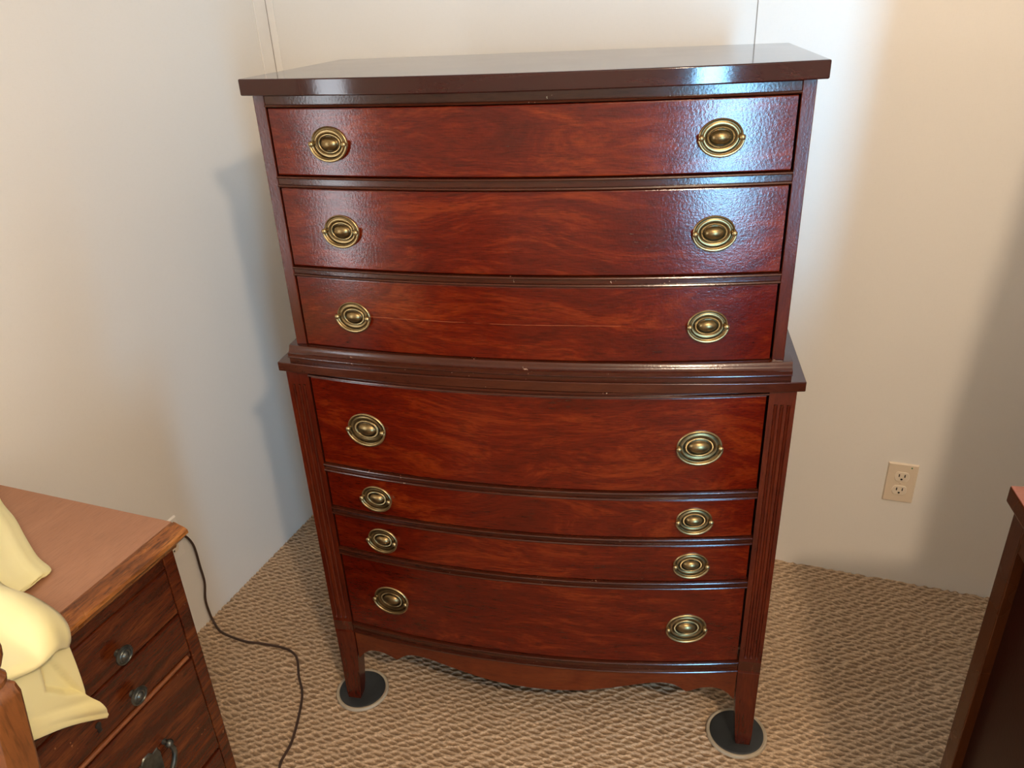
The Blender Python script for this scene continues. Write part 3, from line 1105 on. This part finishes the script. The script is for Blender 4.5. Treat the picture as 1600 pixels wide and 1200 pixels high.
def chair_post(cx, tx, cy=0.2):
    """square chamfered post leaning back, turned above; chair-local metres"""
    bm = bmesh.new()
    s = 0.0140
    ch = 0.0030
    lean = Vector((-0.02, 0.145, 1.0))

    def ring(h, k, c=ch):
        pts_ = []
        for sx, sy in ((1, 1), (-1, 1), (-1, -1), (1, -1)):
            a, b = (s * k, s * k - c)
            if sx * sy > 0:
                seq = [(a, b), (b, a)]
            else:
                seq = [(b, a), (a, b)]
            for u, v in seq:
                pts_.append((sx * u, sy * v))
        base = Vector((cx, cy, 0)) + (lean * (h - 0.95) if h > 0.45 else lean * (0.45 - 0.95) + Vector((0, 0, h - 0.45)))
        return [bm.verts.new((base.x + u, base.y + v, h)) for u, v in pts_]
    hs = [(0.0, .85), (0.45, 1), (0.93, 1), (0.974, 1.0), (0.982, 0.88), (0.986, 0.60)]
    rs = [ring(h, k) for h, k in hs]
    for A, B in zip(rs[:-1], rs[1:]):
        for q in range(8):
            bm.faces.new((A[q], A[(q + 1) % 8], B[(q + 1) % 8], B[q]))
    bm.faces.new(rs[0])
    bm.faces.new(rs[-1])
    # turned finial
    prof = [(0.0110, 0.967), (0.0145, 0.970), (0.0150, 0.974), (0.0120, 0.977), (0.0105, 0.980), (0.0135, 0.984), (0.0160, 0.990), (0.0165, 0.997), (0.0145, 1.005), (0.0100, 1.012),
            (0.0085, 1.016), (0.0115, 1.022), (0.0125, 1.030), (0.0090, 1.040), (0.0030, 1.045)]
    base = Vector((cx, cy, 0))
    rings = []
    for r, h in prof:
        r, h = r * 0.78, h + 0.017
        c = base + lean * (h - 0.95)
        rings.append([bm.verts.new((c.x + r * math.cos(a), c.y + r * math.sin(a), h)) for a in np.linspace(0, 2 * math.pi, 20, endpoint=False)])
    for A, B in zip(rings[:-1], rings[1:]):
        for q in range(20):
            bm.faces.new((A[q], A[(q + 1) % 20], B[(q + 1) % 20], B[q]))
    bm.faces.new(rings[0])
    bm.faces.new(rings[-1])
    return link('back_post', finish_bm('back_post', bm), M['chairwood'], chair, 35)


chair_post(0.2, 0)
chair_post(-0.11, 0)
for z in (0.60, 0.74, 0.87):
    dz = z - 0.95
    box('slat', M['chairwood'], chair, -0.10 - 0.02 * dz, 0.19 - 0.02 * dz, 0.195 + 0.145 * dz, 0.205 + 0.145 * dz, z - 0.03, z + 0.03, 0.003)
box('seat', M['chairwood'], chair, -0.125, 0.22, -0.26, 0.15, 0.425, 0.450, 0.006)
for x in (-0.098, 0.19):
    box('leg', M['chairwood'], chair, x - 0.017, x + 0.017, -0.225, -0.191, 0.0, 0.426, 0.004)

# ---------------------------------------------------------------- dresser at the right edge
RD = thing('dresser', 'brown dresser with panelled side and overhanging top at the right edge', 'dresser', (1.6187, -0.8781, 0), math.radians(8.0))
DH = 0.85
bm = bmesh.new()
bm_box(bm, 0.0, 1.10, -0.50, 0.004, DH - 0.0245, DH, 0)
me = finish_bm('top', bm)
me.materials.append(M['dresser_top'])
me.materials.append(M['dresser'])
for f in me.polygons:
    f.material_index = 0 if f.normal.z > 0.5 else 1  # sides take the darker body wood, their shade put into the colour
o = link('top', me, None, RD, 35)
bevel_mod(o, 0.003)
XS = 0.012
box('stile', M['dresser'], RD, XS, XS + 0.022, -0.0325, 0.001, 0.0, DH - 0.0245, 0.0015)
box('stile', M['dresser'], RD, XS, XS + 0.022, -0.488, -0.4545, 0.0, DH - 0.0245, 0.0015)
box('side_rail', M['dresser'], RD, XS + 0.001, XS + 0.021, -0.4545, -0.0325, 0.775, DH - 0.0245, 0.001)
box('side_rail', M['dresser'], RD, XS + 0.001, XS + 0.021, -0.4545, -0.0325, 0.10, 0.16, 0.001)
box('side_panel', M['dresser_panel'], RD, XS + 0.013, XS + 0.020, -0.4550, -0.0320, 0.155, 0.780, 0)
box('side_panel', M['dresser'], RD, 1.066, 1.088, -0.488, 0.001, 0.0, DH - 0.0245, 0.001)
box('back_panel', M['dresser'], RD, 0.034, 1.066, -0.008, 0.0, 0.10, DH - 0.0245, 0)
box('front_rail', M['dresser'], RD, 0.034, 1.066, -0.488, -0.470, 0.06, 0.10, 0.001)
for r in range(3):
    z0_ = 0.104 + r * 0.240
    dw = box('drawer', M['dresser'], RD, 0.037, 1.063, -0.492, -0.47, z0_, z0_ + 0.236, 0.003)
    for px in (0.28, 0.82):
        p = link('pull', PULL_L, None, dw)
        p.location = (px, -0.4922, z0_ + 0.118)
# framed mirror standing on the back of the dresser
verts, faces = [], []
fo = [(0.168, DH), (0.172, 1.15), (0.190, 1.43), (0.222, 1.66), (0.33, 1.80), (0.55, 1.84), (0.77, 1.80), (0.878, 1.66), (0.910, 1.43), (0.928, 1.15), (0.932, DH)]
fi = [(0.215, DH + 0.07), (0.219, 1.15), (0.236, 1.43), (0.264, 1.64), (0.36, 1.755), (0.55, 1.79), (0.74, 1.755), (0.836, 1.64), (0.864, 1.43), (0.881, 1.15), (0.885, DH + 0.07)]
for y in (-0.032, -0.010):
    for lst in (fo, fi):
        for x, z in lst:
            verts.append((x, y, z))
n = len(fo)
for i in range(n):
    j = (i + 1) % n
    faces.append((i, j, n + j, n + i))
    faces.append((2 * n + i, 2 * n + j, 3 * n + j, 3 * n + i))
    faces.append((i, j, 2 * n + j, 2 * n + i))
    faces.append((n + i, n + j, 3 * n + j, 3 * n + i))
link('mirror_frame', mesh('mirror_frame', verts, faces), M['dresser'], RD, 30)
verts = [(x, -0.022, z) for x, z in fi] + [(x, -0.012, z) for x, z in fi]
faces = [tuple(range(n)), tuple(range(n, 2 * n))] + [(i, (i + 1) % n, n + (i + 1) % n, n + i) for i in range(n)]
link('mirror_glass', mesh('mirror_glass', verts, faces), M['glass'], RD, 30)
